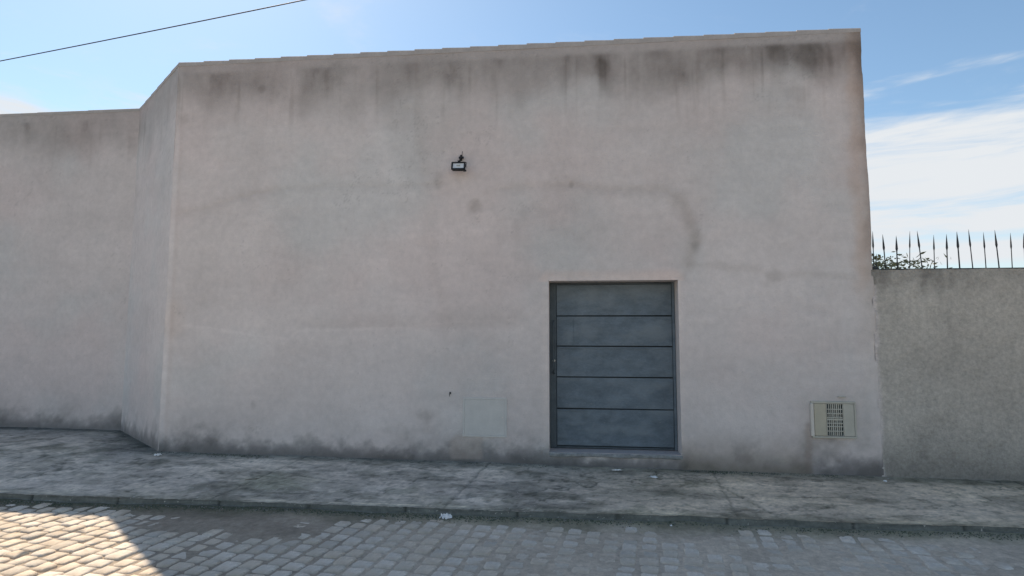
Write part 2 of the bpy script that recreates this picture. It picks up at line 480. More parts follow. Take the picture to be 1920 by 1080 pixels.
    rough = sstep(0.5, 0.75, fbm(X, Z, 2.6, 3, 191)) * (1 - sstep(0.2, 0.9, h))
    rel = rel + rough * 0.006 * (fbm(X, Z, 16, 3, 201) - 0.5)
    return C, rel


# ------------------------------------------------------------------ the building
bld = thing('plastered_building', 'tall windowless pinkish grey plastered building with a blue gate and rain-stained top', 'building', (XL, 0, 0.15))


def at_bld(o):
    """child geometry is modelled in world coordinates"""
    o.matrix_parent_inverse = Matrix.Translation((-XL, 0, -0.15))
    return o


GX0, GX1, GZ0, GZ1 = -0.292, 1.222, 0.262, 2.274          # gate opening
step = 0.016


def axis(lo, hi, *marks):
    pts = [lo] + sorted(marks) + [hi]; o = []
    for a, b in zip(pts[:-1], pts[1:]):
        k = max(1, int(round((b - a) / step))); o += list(np.linspace(a, b, k + 1)[:-1])
    return np.array(o + [hi])


xs = axis(XL, XR, GX0, GX1)
zs = axis(-0.05, CZ, GZ0, GZ1)
X, Z = np.meshgrid(xs, zs, indexing='ij')
C, rel = plaster_paint(X, Z, X, walk_z(X))
wob = 0.010 * (fbm(Z * 0 + 2, Z, 1.4, 4, 211) - 0.5)
Xw = X + np.where(X > XR - 0.3, wob * sstep(XR - 0.3, XR, X), 0) + np.where(X < XL + 0.3, -wob * (1 - sstep(XL, XL + 0.3, X)), 0)
near = np.maximum(np.maximum(GX0 - X, X - GX1), np.maximum(GZ0 - Z, Z - GZ1))
rel = rel * sstep(0.0, 0.06, np.abs(near))
P3 = np.stack([Xw, -rel, Z], -1)
P3 = np.concatenate([P3[:1] * [1, 0, 1] + [0, .05, 0], P3, P3[-1:] * [1, 0, 1] + [0, .05, 0]])   # worn arrises turn the corner
C = np.concatenate([C[:1], C, C[-1:]]); Xk = np.concatenate([X[:1], X, X[-1:]]); Zk0 = np.concatenate([Z[:1], Z, Z[-1:]])
xm = (Xk[:-1, :-1] + Xk[1:, 1:]) / 2; zm = (Zk0[:-1, :-1] + Zk0[1:, 1:]) / 2
keep = ~((xm > GX0) & (xm < GX1) & (zm > GZ0) & (zm < GZ1))
TH = 0.34
rv = BASE * 1.0
ex = [([(GX0, 0, GZ0), (GX0, TH, GZ0), (GX0, TH, GZ1), (GX0, 0, GZ1)], rv),
      ([(GX1, 0, GZ1), (GX1, TH, GZ1), (GX1, TH, GZ0), (GX1, 0, GZ0)], rv * 1.05),
      ([(GX0, 0, GZ1), (GX0, TH, GZ1), (GX1, TH, GZ1), (GX1, 0, GZ1)], rv * 0.9),
      ([(GX0, TH, GZ0), (GX0, 0, GZ0), (GX1, 0, GZ0), (GX1, TH, GZ0)], rv * 0.7),
      # inner face round the opening
      ([(XL, TH, -.05), (GX0, TH, -.05), (GX0, TH, CZ), (XL, TH, CZ)], rv),
      ([(GX1, TH, -.05), (XR, TH, -.05), (XR, TH, CZ), (GX1, TH, CZ)], rv),
      ([(GX0, TH, GZ1), (GX1, TH, GZ1), (GX1, TH, CZ), (GX0, TH, CZ)], rv),
      ([(GX0, TH, -.05), (GX1, TH, -.05), (GX1, TH, GZ0), (GX0, TH, GZ0)], rv)]
at_bld(grid_mesh('front_wall', P3, C, M['plaster'], bld, keep, ex))


def side_sheet(name, p0, p1, nrm, seed, z1=CZ, th=0.2, stp=0.03, front=False):
    p0 = np.array(p0, float); p1 = np.array(p1, float); L = np.hypot(*(p1 - p0)); d = (p1 - p0) / L
    u = np.linspace(0, L, max(2, int(L / stp))); z = np.linspace(-0.05, z1, int(z1 / stp))
    U, ZZ = np.meshgrid(u, z, indexing='ij')
    C, rel = plaster_paint(U + seed, ZZ, U, walk_z(p0[0] + U * d[0]), front=False)
    rel = rel * sstep(0, 0.08, U) * (1 - sstep(L - 0.08, L, U))
    n = np.array(nrm, float)
    PX = p0[0] + U * d[0] + n[0] * rel; PY = p0[1] + U * d[1] + n[1] * rel
    b0 = p0 - n * th; b1 = p1 - n * th
    ex = [([(b0[0], b0[1], -.05), (b1[0], b1[1], -.05), (b1[0], b1[1], z1), (b0[0], b0[1], z1)], BASE),
          ([(p0[0], p0[1], -.05), (b0[0], b0[1], -.05), (b0[0], b0[1], z1), (p0[0], p0[1], z1)], BASE),
          ([(b1[0], b1[1], -.05), (p1[0], p1[1], -.05), (p1[0], p1[1], z1), (b1[0], b1[1], z1)], BASE)]
    return at_bld(grid_mesh(name, np.stack([PX, PY, ZZ], -1), C, M['plaster'], bld, None, ex))


dchx, dchy = BX - XL, BY
Lc = math.hypot(dchx, dchy)
ncx, ncy = -dchy / Lc * 1.0, dchx / Lc * 1.0                # outward normal of the angled wall (towards the street)
if ncy > 0: ncx, ncy = -ncx, -ncy
side_sheet('angled_wall', (BX, BY), (XL, 0.0), (ncx, ncy), 40.0)
side_sheet('set_back_wall', (-15.0, BY), (BX, BY), (0, -1), 60.0)
side_sheet('side_wall', (XR - .004, 0.03), (XR - .004, 9.0), (1, 0), 90.0, stp=0.06)
at_bld(box('rear_wall', M['roof'], bld, -15.0, XR - 0.003, 8.8, 9.0, -0.05, CZ))
bm = bmesh.new()
vs = [bm.verts.new((x, y, z)) for z in (4.70, 4.82) for x, y in ((-15, BY + .21), (BX + .1, BY + .21), (XL + .12, .21), (XR - .21, .21), (XR - .21, 8.79), (-15, 8.79))]
bm.faces.new(vs[:6][::-1]); bm.faces.new(vs[6:])
for i in range(6): bm.faces.new((vs[i], vs[(i + 1) % 6], vs[6 + (i + 1) % 6], vs[6 + i]))
at_bld(obj('roof', bm, M['roof'], bld))

# coping: short cement pieces, each tipped a little so the edge runs in small steps
mesh_cache = {}


def coping_run(p0, p1, nrm, piece=0.358, lift=0.011, ext0=0, ext1=0):
    p0 = Vector(p0); p1 = Vector(p1); L = (p1 - p0).length; d = (p1 - p0) / L; n = Vector(nrm)
    k = max(1, round(L / piece)); pl = L / k
    for i in range(k):
        a = 0.0 - (ext0 if i == 0 else 0); b = pl + (ext1 if i == k - 1 else 0)
        key = (round(a, 3), round(b, 3), round(pl, 3))
        if key not in mesh_cache:
            bm = bmesh.new(); h = TOP - CZ
            c = 0.008
            pr = [(-0.003, 0.0), (-0.003, h - c), (-0.003 + c, h), (0.224 - c, h), (0.224, h - c), (0.224, 0)]
            L0 = [bm.verts.new((a, y, z + (lift * 1.0 if z > 0.03 else 0))) for y, z in pr]
            L1 = [bm.verts.new((b, y, z + (0 if z > 0.05 else 0))) for y, z in pr]
            bm.faces.new(L0[::-1]); bm.faces.new(L1)
            for q in range(6): bm.faces.new((L0[q], L0[(q + 1) % 6], L1[(q + 1) % 6], L1[q]))
            bmesh.ops.recalc_face_normals(bm, faces=bm.faces)
            me = bpy.data.meshes.new('coping_piece'); bm.to_mesh(me); bm.free(); me.materials.append(M['coping'])
            mesh_cache[key] = me
        o = link(bpy.data.objects.new('coping_piece', mesh_cache[key]), bld)
        pos = p0 + d * (pl * i)
        rise = float(crown(np.array(pos.x + pl / 2))) if abs(d.y) < 0.01 and pos.y < 0.5 else 0.0
        o.location = Vector((pos.x, pos.y, CZ + random.uniform(-.0015, .0015))) - Vector((XL, 0, 0.15))
        o.rotation_euler = (0, 0, math.atan2(d.y, d.x))
        o.scale = (1, 1, (TOP - CZ + rise) / (TOP - CZ))


# local y of a piece points inwards: x axis along the run with the wall to its left
coping_run((XL, 0, 0), (XR, 0, 0), (0, -1, 0))
coping_run((BX, BY, 0), (XL, 0, 0), (ncx, ncy, 0), ext0=0.02, ext1=0.0)
coping_run((-15, BY, 0), (BX, BY, 0), (0, -1, 0), piece=0.9, lift=0.006)
coping_run((XR, 0.21, 0), (XR, 9, 0), (1, 0, 0), piece=0.9, lift=0.006)

# gate: five boards of sheet steel in a dark frame
gate = box('gate', M['gback'], bld, GX0 + 0.002, GX1 - 0.002, 0.168, 0.190, GZ0 + 0.002, GZ1 - 0.002)
at_bld(gate)
gate.location.y += 0.122


def gbox(name, mat, *a, bev=0.004, rot=None):
    return box(name, mat, gate, *a, bev=bev, rot=rot)


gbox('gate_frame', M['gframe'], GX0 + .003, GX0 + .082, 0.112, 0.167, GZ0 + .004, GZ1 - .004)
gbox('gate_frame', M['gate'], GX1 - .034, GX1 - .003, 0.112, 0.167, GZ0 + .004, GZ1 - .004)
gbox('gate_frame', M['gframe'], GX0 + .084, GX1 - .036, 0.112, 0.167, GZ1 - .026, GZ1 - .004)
px0, px1 = GX0 + 0.088, GX1 - 0.040
bnd = [0.292, 0.738, 1.118, 1.492, 1.862, 2.252]
for i in range(5):
    z0, z1 = bnd[i] + 0.008, bnd[i + 1] - 0.008
    nx, nz = 22, 10
    bm = bmesh.new()
    gx = np.linspace(px0, px1, nx); gz = np.linspace(z0, z1, nz)
    vv = []; tl0, tl1 = random.uniform(-.003, .003), random.uniform(-.003, .003)
    for a in gx:
        col = []
        for c in gz:
            dent = 0.009 * (float(fbm(np.array([a + i * 3.1]), np.array([c]), 3.0, 3, 300)[0]) - 0.5)
            edgefall = 0.0
            tt = (a - px0) / (px1 - px0) - .5; ww = (c - z0) / (z1 - z0)
            edgefall = 0.0
            col.append(bm.verts.new((a, 0.126 + dent, c + tt * (tl0 * (1 - ww) + tl1 * ww))))
        vv.append(col)
    for a in range(nx - 1):
        for c in range(nz - 1): bm.faces.new((vv[a][c], vv[a + 1][c], vv[a + 1][c + 1], vv[a][c + 1]))
    # folded returns top and bottom and at the ends
    bmesh.ops.recalc_face_normals(bm, faces=bm.faces)
    be = [e for e in bm.edges if e.is_boundary]
    r = bmesh.ops.extrude_edge_only(bm, edges=be)
    for v in [g for g in r['geom'] if isinstance(g, bmesh.types.BMVert)]: v.co.y = 0.164
    o = obj('panel', bm, M['gate'], gate, smooth=True)
    try:
        o.data.set_sharp_from_angle(angle=R(40))
    except Exception:
        pass
# lapped lip on top of three boards, a rusty foot strip and the scraped seam
for i, (a, b) in ((2, (px0 + .02, px0 + .28)), (3, (px0 + .01, px1 - .01)), (1, (px0 + .01, px0 + .36))):
    gbox('lip', M['gate'], a, b, 0.118, 0.1245, bnd[i] - 0.030, bnd[i] - 0.016, bev=0.001)
gbox('lip', M['gate'], px0 + .02, px0 + .27, 0.118, 0.1245, 0.375, 0.388, bev=0.001)
gbox('lip', M['gframe'], px0, px1, 0.112, 0.124, 0.272, 0.289, bev=0.002)
gbox('weld_seam', M['gate'], px0 + .205, px0 + .211, 0.1225, 0.1275, bnd[3] + .03, bnd[4] - .03, bev=0.001)
bm = bmesh.new()
tube(bm, [(GX0 + .050, 0.110, 1.16), (GX0 + .050, 0.072, 1.18), (GX0 + .050, 0.068, 1.24), (GX0 + .050, 0.068, 1.72), (GX0 + .050, 0.072, 1.78), (GX0 + .050, 0.110, 1.80)], 0.009)
obj('handle', bm, M['gframe'], gate, True)
bm = bmesh.new()
tube(bm, [(GX0 + .052, 0.111, 1.315), (GX0 + .052, 0.096, 1.315)], 0.016, 14)
tube(bm, [(GX0 + .052, 0.096, 1.315), (GX0 + .052, 0.090, 1.315)], 0.010, 12)
obj('lock_cylinder', bm, M['steel'], gate, False)

# threshold under the gate
bm = bmesh.new()
bx(bm, GX0 + .002, GX1 + .012, -0.014, 0.232, 0.214, 0.259, bev=0.010)
bmesh.ops.subdivide_edges(bm, edges=[e for e in bm.edges if e.calc_length() > 0.5], cuts=40)
for v in bm.verts:
    v.co.z += 0.008 * (math.sin(v.co.x * 9) * 0.4 + random.uniform(-.5, .5)); v.co.y += random.uniform(-.004, .004)
    if v.co.z > 0.2595: v.co.z = 0.2595
at_bld(obj('threshold', bm, M['sill'], bld))

# ------------------------------------------------------------------ low wall on the right, with spears
LW_X0, LW_X1, LW_Y, LW_Z = XR - 0.02, 12.0, 0.004, 2.372
lw = thing('boundary_wall', 'low rough grey-green cement wall right of the tall building, topped with iron spears', 'wall', (LW_X0, LW_Y, 0.08))
u = np.linspace(LW_X0, LW_X1, 430); z = np.linspace(-0.05, LW_Z, 120)
U, ZZ = np.meshgrid(u, z, indexing='ij')
nb_ = fbm(U, ZZ, 1.5, 5, 401); nf_ = fbm(U, ZZ, 10, 4, 411)
C = np.ones(U.shape + (3,)) * np.array([0.47, 0.440, 0.395])
C *= (0.80 + 0.28 * nb_ + 0.26 * nf_)[..., None]
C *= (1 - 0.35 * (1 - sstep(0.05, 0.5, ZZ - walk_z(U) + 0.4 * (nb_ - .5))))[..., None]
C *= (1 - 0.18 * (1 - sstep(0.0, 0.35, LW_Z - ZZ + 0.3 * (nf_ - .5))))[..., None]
C *= (1 - 0.30 * sstep(.5, .72, fbm(U, ZZ, 4, 5, 441, fy=.8)) * (1 - sstep(0, 1.3, LW_Z - ZZ)))[..., None]
C *= (0.9 + .22 * fbm(U, ZZ, .9, 4, 445))[..., None]
# paint carried over from the neighbour
ov = (1 - sstep(0.0, 0.05, (U - LW_X0) + 0.07 * (fbm(U, ZZ, 5, 4, 421) - 0.62))) * (ZZ < 2.2)
C = C * (1 - ov[..., None]) + BASE * 0.95 * ov[..., None]
relw = 0.012 * (nb_ - .5) + 0.010 * (nf_ - .5)
topn = 0.016 * (fbm(U, ZZ * 0, 6, 3, 431) - 0.5) * sstep(LW_Z - 0.06, LW_Z, ZZ)
PW = np.stack([U, LW_Y - relw, ZZ + topn], -1)
exw = [([(LW_X0, LW_Y, LW_Z - .002), (LW_X1, LW_Y, LW_Z - .002), (LW_X1, LW_Y + .16, LW_Z - .002), (LW_X0, LW_Y + .16, LW_Z - .002)], np.array([.24, .24, .22])),
       ([(LW_X1, LW_Y + .16, -.05), (LW_X0, LW_Y + .16, -.05), (LW_X0, LW_Y + .16, LW_Z - .002), (LW_X1, LW_Y + .16, LW_Z - .002)], np.array([.27, .27, .25]))]
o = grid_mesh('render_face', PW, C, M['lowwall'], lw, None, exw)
o.matrix_parent_inverse = Matrix.Translation((-LW_X0, -LW_Y, -0.08))

sp = thing('spear_fence', 'row of thin dark iron spears standing on top of the low right-hand wall', 'fence', (LW_X0 + .03, LW_Y + .08, LW_Z))
sp0 = LW_Z - 0.002
bm = bmesh.new(); bx(bm, 0.01, LW_X1 - LW_X0 - .02, -0.018, 0.018, -0.003, 0.016); obj('base_rail', bm, M['iron'], sp)
bm = bmesh.new()
tube(bm, [(0, 0, 0.012), (0, 0, 0.20), (0, 0, 0.245), (0, 0, 0.275), (0, 0, 0.33), (0, 0, 0.40), (0, 0, 0.445)],
     [0.0075, 0.0065, 0.0065, 0.013, 0.010, 0.005, 0.0012], 6)
for v in bm.verts: v.co.y *= 0.7
spme = bpy.data.meshes.new('spear'); bm.to_mesh(spme); bm.free(); spme.materials.append(M['iron'])
k = 0
xx = 0.040
while xx < LW_X1 - LW_X0 - 0.1:
    o = link(bpy.data.objects.new('spear', spme), sp)
    o.location = (xx, 0, 0); o.rotation_euler = (R(random.uniform(-3, 3)), R(random.uniform(-2.5, 2.5)), random.uniform(0, 3))
    o.scale = (1, 1, random.uniform(0.86, 1.04))
    xx += 0.132 + random.uniform(-.006, .006); k += 1
# dark bracket block under the first spears
box('clamp', M['iron'], sp, 0.018, 0.078, -0.022, 0.022, 0.0165, 0.042, bev=0.003)
bm = bmesh.new(); tube(bm, [(0.07, 0, 0.03), (0.068, 0.0, 0.16)], 0.005, 6); obj('short_rod', bm, M['iron'], sp)

# shrub in the yard behind the low wall
shr = thing('shrub', 'olive and yellowish shrub just peeping over the low right-hand wall', 'shrub', (3.95, 0.95, -0.03))
rs = random.Random(5)
bm = bmesh.new()
tips = []
for s in range(9):
    a = s * 0.7 + rs.uniform(-.3, .3); r = rs.uniform(.15, .55)
    p = [(0.03 * math.cos(a), 0.03 * math.sin(a), 0), (r * .3 * math.cos(a), r * .3 * math.sin(a), .9), (r * .7 * math.cos(a), r * .7 * math.sin(a), 1.7), (r * math.cos(a), r * math.sin(a), 2.30 + rs.uniform(0, .22))]
    tube(bm, p, [0.028, .02, .013, .005], 6); tips.append(Vector(p[-1])); tips.append(Vector(p[2]))
obj('stem', bm, M['bark'], shr, True)
bm = bmesh.new()
for i in range(5200):
    t = rs.choice(tips)
    c = t + Vector((rs.gauss(0, .17), rs.gauss(0, .17), rs.gauss(-.08, .17)))
    c.z = min(c.z, 2.62)
    d1 = Vector((rs.gauss(0, 1), rs.gauss(0, 1), rs.gauss(0, 1))).normalized(); d2 = d1.orthogonal().normalized()
    L = rs.uniform(.022, .046); W = L * .42
    bm.faces.new([bm.verts.new(c - d1 * L), bm.verts.new(c + d2 * W), bm.verts.new(c + d1 * L), bm.verts.new(c - d2 * W)])
tag(obj('foliage', bm, M['leaf'], shr), kind='stuff')

# ------------------------------------------------------------------ pavement and kerb
u = np.arange(-15.0, 12.0, 0.022); v = np.linspace(0, 1, 74)
U, V = np.meshgrid(u, v, indexing='ij')
yb = np.interp(u, [-15, BX - .001, XL, XL + .01, 12], [BY + .05, BY + .05, 0.05, 0.05, 0.05])[:, None]
cw = 0.020 * (fbm(U, V * 0, 0.9, 3, 501) - 0.5) + 0.050 * (fbm(U, V * 0, 6, 5, 503, gain=.65) - .5)
Y = (CURB_Y + cw) * (1 - V) + yb * V
n1_ = fbm(U, Y, 1.2, 5, 511); n2_ = fbm(U, Y, 5, 5, 521); n3_ = fbm(U, Y, 22, 3, 531); n4_ = fbm(U, Y, 0.6, 4, 541, fy=2.2)
far = sstep(CURB_Y, 0, Y)
Zp = (0.078 * (1 - far) + walk_z(U) * far) + 0.012 * (n1_ - .5) + 0.012 * (n2_ - .5) + 0.006 * (n3_ - .5)
C = np.ones(U.shape + (3,)) * np.array([0.625, 0.560, 0.485])
C *= (0.56 + 0.34 * n1_ + 0.30 * n3_ + 0.26 * fbm(U, Y, 12, 4, 535, fy=26))[..., None]



def st(mask, col):
    global C
    kk = np.clip(mask, 0, 1)[..., None]
    C = C * (1 - kk) + C * np.array(col) * kk


st(sstep(0.52, 0.70, n2_ * 0.6 + n4_ * 0.4) * 0.70, (0.50, 0.53, 0.50))
st(sstep(0.50, 0.66, fbm(U, Y, 2.2, 5, 551, fy=4.0)) * 0.65, (0.52, 0.54, 0.54))
st(sstep(0.54, 0.70, fbm(U, Y, 1.6, 5, 556, fy=5.0)) * 0.85, (1.22, 1.22, 1.22))
st((1 - sstep(0.05, 0.32 + 0.35 * (n4_ - .3), yb - 0.05 - Y)) * 0.85, (0.40, 0.44, 0.44))           # damp at the foot of the wall
st((1 - sstep(0.0, 0.22, Y - CURB_Y + 0.25 * (n2_ - .55))) * 0.55, (0.50, 0.54, 0.50))     # mossy kerb edge
st((1 - sstep(0.05, 0.55, np.hypot((U + 3.1) * 0.8, Y + 1.05) + 0.5 * (n2_ - .5))) * 0.75, (0.44, 0.50, 0.44))
st(sstep(-1.0, 1.2, U) * 0.9, (1.10, 1.02, 0.90))
gr = fbm(U, Y, 10, 4, 581, fy=15, gain=.8)
st(sstep(-5.0, -5.6, U) * (1 - sstep(.4, 1.1, yb - Y)) * .8, (.45, .49, .52))
pt = fbm(U, Y, 1.3, 3, 585, fy=1.8)
st(sstep(.58, .60, pt + .05 * gr) * .5, (1.18, 1.17, 1.13)); st((1 - sstep(.375, .39, pt + .05 * gr)) * .5, (.74, .76, .76))
ck = np.abs(fbm(U, Y, .8, 5, 591, gain=.55) - .5)
q = 1 - sstep(0.001, 0.007, ck); Zp -= .008 * q; st(q * .85, (.42, .45, .43))
st((1 - sstep(0.0, 0.035, np.abs(Y - CURB_Y - .05 - .03 * gr))) * sstep(.45, .6, fbm(U, Y * 0, 1.4, 3, 595)) * .8, (1.6, 1.58, 1.5))
st(sstep(0.56, 0.68, gr) * 0.75, (0.50, 0.52, 0.52)); st((1 - sstep(0.30, 0.43, gr)) * 0.6, (1.26, 1.26, 1.24))
# scored slab joints and a few cracks
for jx in (-12.6, -9.2, -6.4, -3.35, -1.1, 1.45, 4.6, 8.0):
    d = np.abs(U - jx - 0.10 * (Y + 1) + 0.035 * (fbm(U * 0, Y, 5, 3, int(600 + jx * 7)) - .5))
    q = 1 - sstep(0.003, 0.022, d)
    Zp -= 0.008 * q; st(q * 0.6, (0.42, 0.44, 0.42))
for pts in ([(-3.55, -1.25), (-3.2, -0.95), (-2.95, -0.80), (-2.6, -0.9)], [(1.2, -.25), (1.5, -.7), (1.62, -1.2), (1.75, -1.7)],
            [(2.0, -1.0), (2.2, -.95), (2.6, -.9)], [(-1.9, -.3), (-1.5, -.45), (-1.2, -.4)], [(-4.6, -1.2), (-4.3, -.9)]):
    d = seg_dist(U, Y, pts) + 0.03 * (n2_ - .5)
    q = 1 - sstep(0.002, 0.018, d)
    Zp -= 0.010 * q; st(q * 0.7, (0.40, 0.42, 0.40))
# narrow trowelled fillet along the wall right of the gate
q = sstep(-0.6, 0.2, U) * (1 - sstep(2.6, 2.9, U)) * (1 - sstep(0.0, 0.03, np.abs(Y + 0.085 + 0.02 * (n1_ - .5))))
st(q * 0.6, (1.25, 1.25, 1.22)); 
Pp = np.stack([U, Y, Zp], -1)
tag(grid_mesh('pavement', Pp, C, M['walk']), kind='structure')

# kerb face and its rounded foot
v = np.linspace(0, 1, 9)
U2, V2 = np.meshgrid(u, v, indexing='ij')
cw0 = cw[:, :1]
n2k = fbm(U2, V2, 7, 4, 561)
Yk = CURB_Y + cw0 - 0.002 + 0.004 - 0.030 * V2 ** 1.5 - 0.014 * (n2k - .5) * V2
Zk = Zp[:, :1] * (1 - V2) + (-0.02) * V2 - 0.0015
kj = np.zeros(U2.shape)
for jx in np.arange(-14.5, 12, 0.93): kj = np.maximum(kj, 1 - sstep(.004, .02, np.abs(U2 - jx - .05 * math.sin(jx * 9))))
Yk = Yk + .012 * kj
Ck = np.ones(U2.shape + (3,)) * np.array([0.20, 0.21, 0.19]) * ((0.5 + 0.75 * n2k) * (1 - .5 * kj))[..., None]
tag(grid_mesh('kerb', np.stack([U2, Yk, Zk], -1)[:, ::-1], Ck[:, ::-1], M['walk']), kind='structure')

# ------------------------------------------------------------------ street bed: dirt that fills the joints
def dirt_level(x, y):
    """height of the joint filling; higher (stones nearly buried) along the kerb and in drifts"""
    a = 0.0045 + 0.015 * sstep(0.40, 0.70, fbm(x, y, 0.9, 4, 701)) - .006 * sstep(.48, .62, fbm(x, y, 1.1, 4, 705)) * sstep(-1.5, 0, x) + 0.004 * (fbm(x, y, 6, 3, 711) - .5)
    a = a + 0.018 * (1 - sstep(0.05, 0.34, CURB_Y - y + 0.30 * (fbm(x, y, 1.4, 4, 721) - .45)))
    a = a + 0.0088 * sstep(-1.9, 0.2, x) + 0.0060 * sstep(-3.4, -2.6, x)
    a = a + 0.014 * (1 - sstep(0.05, 0.5, np.hypot((x + 2.9) * .6, y + 2.05) + 0.3 * (fbm(x, y, 3, 3, 731) - .5)))
    return a - 0.006


u = np.arange(-9.0, 9.0, 0.022); v = np.arange(-5.2, CURB_Y + 0.011, 0.020)
U, V = np.meshgrid(u, v, indexing='ij')
Zr = dirt_level(U, V) + 0.005 * (fbm(U, V, 24, 3, 741) - .5)
Zr = np.where(V > CURB_Y - 0.06, Zr, Zr)
nm = fbm(U, V, 2.2, 5, 751); nf = fbm(U, V, 18, 3, 761)
C = np.ones(U.shape + (3,)) * np.array([0.53, 0.455, 0.37]) * (0.62 + 0.5 * nm + 0.3 * nf)[..., None]
kk = (1 - sstep(0.03, 0.40, CURB_Y - V + 0.3 * (fbm(U, V, 3, 4, 771) - .5)))[..., None]
C = C * (1 - kk) + C * np.array([0.44, 0.49, 0.43]) * kk
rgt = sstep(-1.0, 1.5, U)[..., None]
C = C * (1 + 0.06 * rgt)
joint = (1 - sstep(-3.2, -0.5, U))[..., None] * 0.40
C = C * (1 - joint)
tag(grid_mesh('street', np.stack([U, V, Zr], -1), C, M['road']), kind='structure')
street = bpy.data.objects['street']

# cobbles: courses run across the street, 82 degrees to the wall
ANG = R(-8.0)
ca, sa = math.cos(ANG), math.sin(ANG)
rc = random.Random(11)
stones = []
cwid = 0.150
for ci in range(-64, 64):
    off = rc.uniform(0, .15)
    cx = ci * cwid
    t = -5.4 + off
    wob = rc.uniform(-.006, .006)
    while t < 5.0:
        L = rc.uniform(.115, .175)
        # course frame: along = rotated +Y, across = rotated +X
        a, b = cx + wob + rc.uniform(-.005, .005), t + L / 2
        x = ca * a - sa * b; y = sa * a + ca * b
        y -= 2.0; 
        if -8.9 < x < 8.9 and -5.1 < y < CURB_Y - 0.10:
            stones.append((x, y, cwid - rc.uniform(.016, .040), L - rc.uniform(.006, .016), rc.uniform(-.12, .12)))
        t += L
cp = Vector((0, -6.89, 1.6)); fwd = Vector((-math.sin(0.10614), math.cos(0.10614), 0.085)).normalized()


def in_view(x, y):
    d = Vector((x, y, 0.0)) - cp
    dep = d.dot(fwd); rgt_ = Vector((math.cos(.10614), math.sin(.10614), 0)); upv = rgt_.cross(fwd)
    return dep > 0 and abs(d.dot(rgt_) / dep) < 0.92 and abs(d.dot(upv) / dep) < 0.515


def stone_geo(rr, w_, l_):
    """a worn cobble, 12 top/side quads + corner cuts"""
    c = rr.uniform(.008, .020)
    hw, hl = w_ / 2, l_ / 2
    ring = [(-hw + c, -hl), (hw - c, -hl), (hw, -hl + c), (hw, hl - c), (hw - c, hl), (-hw + c, hl), (-hw, hl - c), (-hw, -hl + c)]
    ring = [(x + rr.uniform(-.008, .008), y + rr.uniform(-.007, .007)) for x, y in ring]
    lv = [(-.035, 1.0), (0.002, 1.0), (.011, .93), (.016, .74)]
    vs = []
    for z, s in lv:
        vs += [(x * s, y * s, z + (rr.uniform(-.003, .003) if z > 0 else 0)) for x, y in ring]
    vs.append((0, 0, .0175))
    fs = []
    for r_ in range(3):
        for k in range(8):
            a = r_ * 8 + k; b = r_ * 8 + (k + 1) % 8
            fs.append((a, b, b + 8, a + 8))
    for k in range(8): fs.append((24 + k, 24 + (k + 1) % 8, 32))
    return vs, fs


variants = []
for mi, mt in enumerate(stone_mats):
    for q in range(3):
        vs, fs = stone_geo(rc, .13, .125)
        me = bpy.data.meshes.new('cobblestone'); me.from_pydata(vs, [], fs); me.materials.append(mt)
        me.polygons.foreach_set('use_smooth', [True] * len(me.polygons))
        me.update(); variants.append(me)
vis = [s for s in stones if in_view(s[0], s[1])]
vis.sort(key=lambda s: (Vector((s[0], s[1], 0)) - cp).length)
one = vis[:300]
one_set = set(id(s) for s in one)
rest = [s for s in stones if id(s) not in one_set]


def pick():
    return rc.choices(range(5), (4, 4, 3, 1.6, 1.4))[0]


for x, y, w_, l_, r_ in one:
    o = link(bpy.data.objects.new('cobblestone', variants[pick() * 3 + rc.randrange(3)]), street)
    o.location = (x, y, rc.uniform(-.007, .004))
    o.rotation_euler = (rc.uniform(-.03, .03), rc.uniform(-.03, .03), ANG + r_ * .5)
    o.scale = (w_ / .13, l_ / .125, 1)
V_, F_, MI = [], [], []
for x, y, w_, l_, r_ in rest:
    vs, fs = stone_geo(rc, w_, l_)
    b0 = len(V_); c, s = math.cos(ANG + r_ * .5), math.sin(ANG + r_ * .5); dz = rc.uniform(-.007, .004)
    tx, ty = rc.uniform(-.03, .03), rc.uniform(-.03, .03)
    V_ += [(x + c * a - s * b, y + s * a + c * b, z + dz + a * tx + b * ty) for a, b, z in vs]
    F_ += [tuple(b0 + k for k in f) for f in fs]; MI += [pick()] * len(fs)
me = bpy.data.meshes.new('cobblestones'); me.from_pydata(V_, [], F_)
for mt in stone_mats: me.materials.append(mt)
me.polygons.foreach_set('material_index', MI); me.polygons.foreach_set('use_smooth', [True] * len(F_)); me.update()
tag(link(bpy.data.objects.new('cobblestones', me), street), kind='stuff')

# street beyond the laid part, as far as the horizon either way
bm = bmesh.new(); bx(bm, -60, -9.0, -9, CURB_Y, -0.025, 0.006); bx(bm, 9.0, 60, -9, CURB_Y, -0.025, 0.006); bx(bm, -9.0, 9.0, -9, -5.2, -0.025, 0.006)
tag(obj('outer_street', bm, surf('far_cobbles', (0.27, 0.265, 0.255), 0.95, 0.25, 8, 0.6, 30)), kind='structure')
bm = bmesh.new(); bx(bm, -60, -15.0, CURB_Y, BY, -0.025, 0.06); bx(bm, 12.0, 60, CURB_Y, 0.1, -0.025, 0.06)
tag(obj('outer_pavement', bm, surf('far_concrete', (0.27, 0.27, 0.265), 0.95, 0.25, 4, 0.6, 30)), kind='structure')

# ------------------------------------------------------------------ moss clumps and grit along the kerb and wall foot
rm = random.Random(3)
V_, F_, MI = [], [], []


def clump(x, y, z, r, hgt, mi):
    b0 = len(V_); k = 6
    for q in range(k):
        a = 2 * math.pi * q / k + rm.uniform(-.3, .3); rr = r * rm.uniform(.6, 1.2)
        V_.append((x + rr * math.cos(a), y + rr * .7 * math.sin(a), z - .004))
    V_.append((x + rm.uniform(-.3, .3) * r, y, z + hgt))
    for q in range(k): F_.append((b0 + q, b0 + (q + 1) % k, b0 + k)); MI.append(mi)


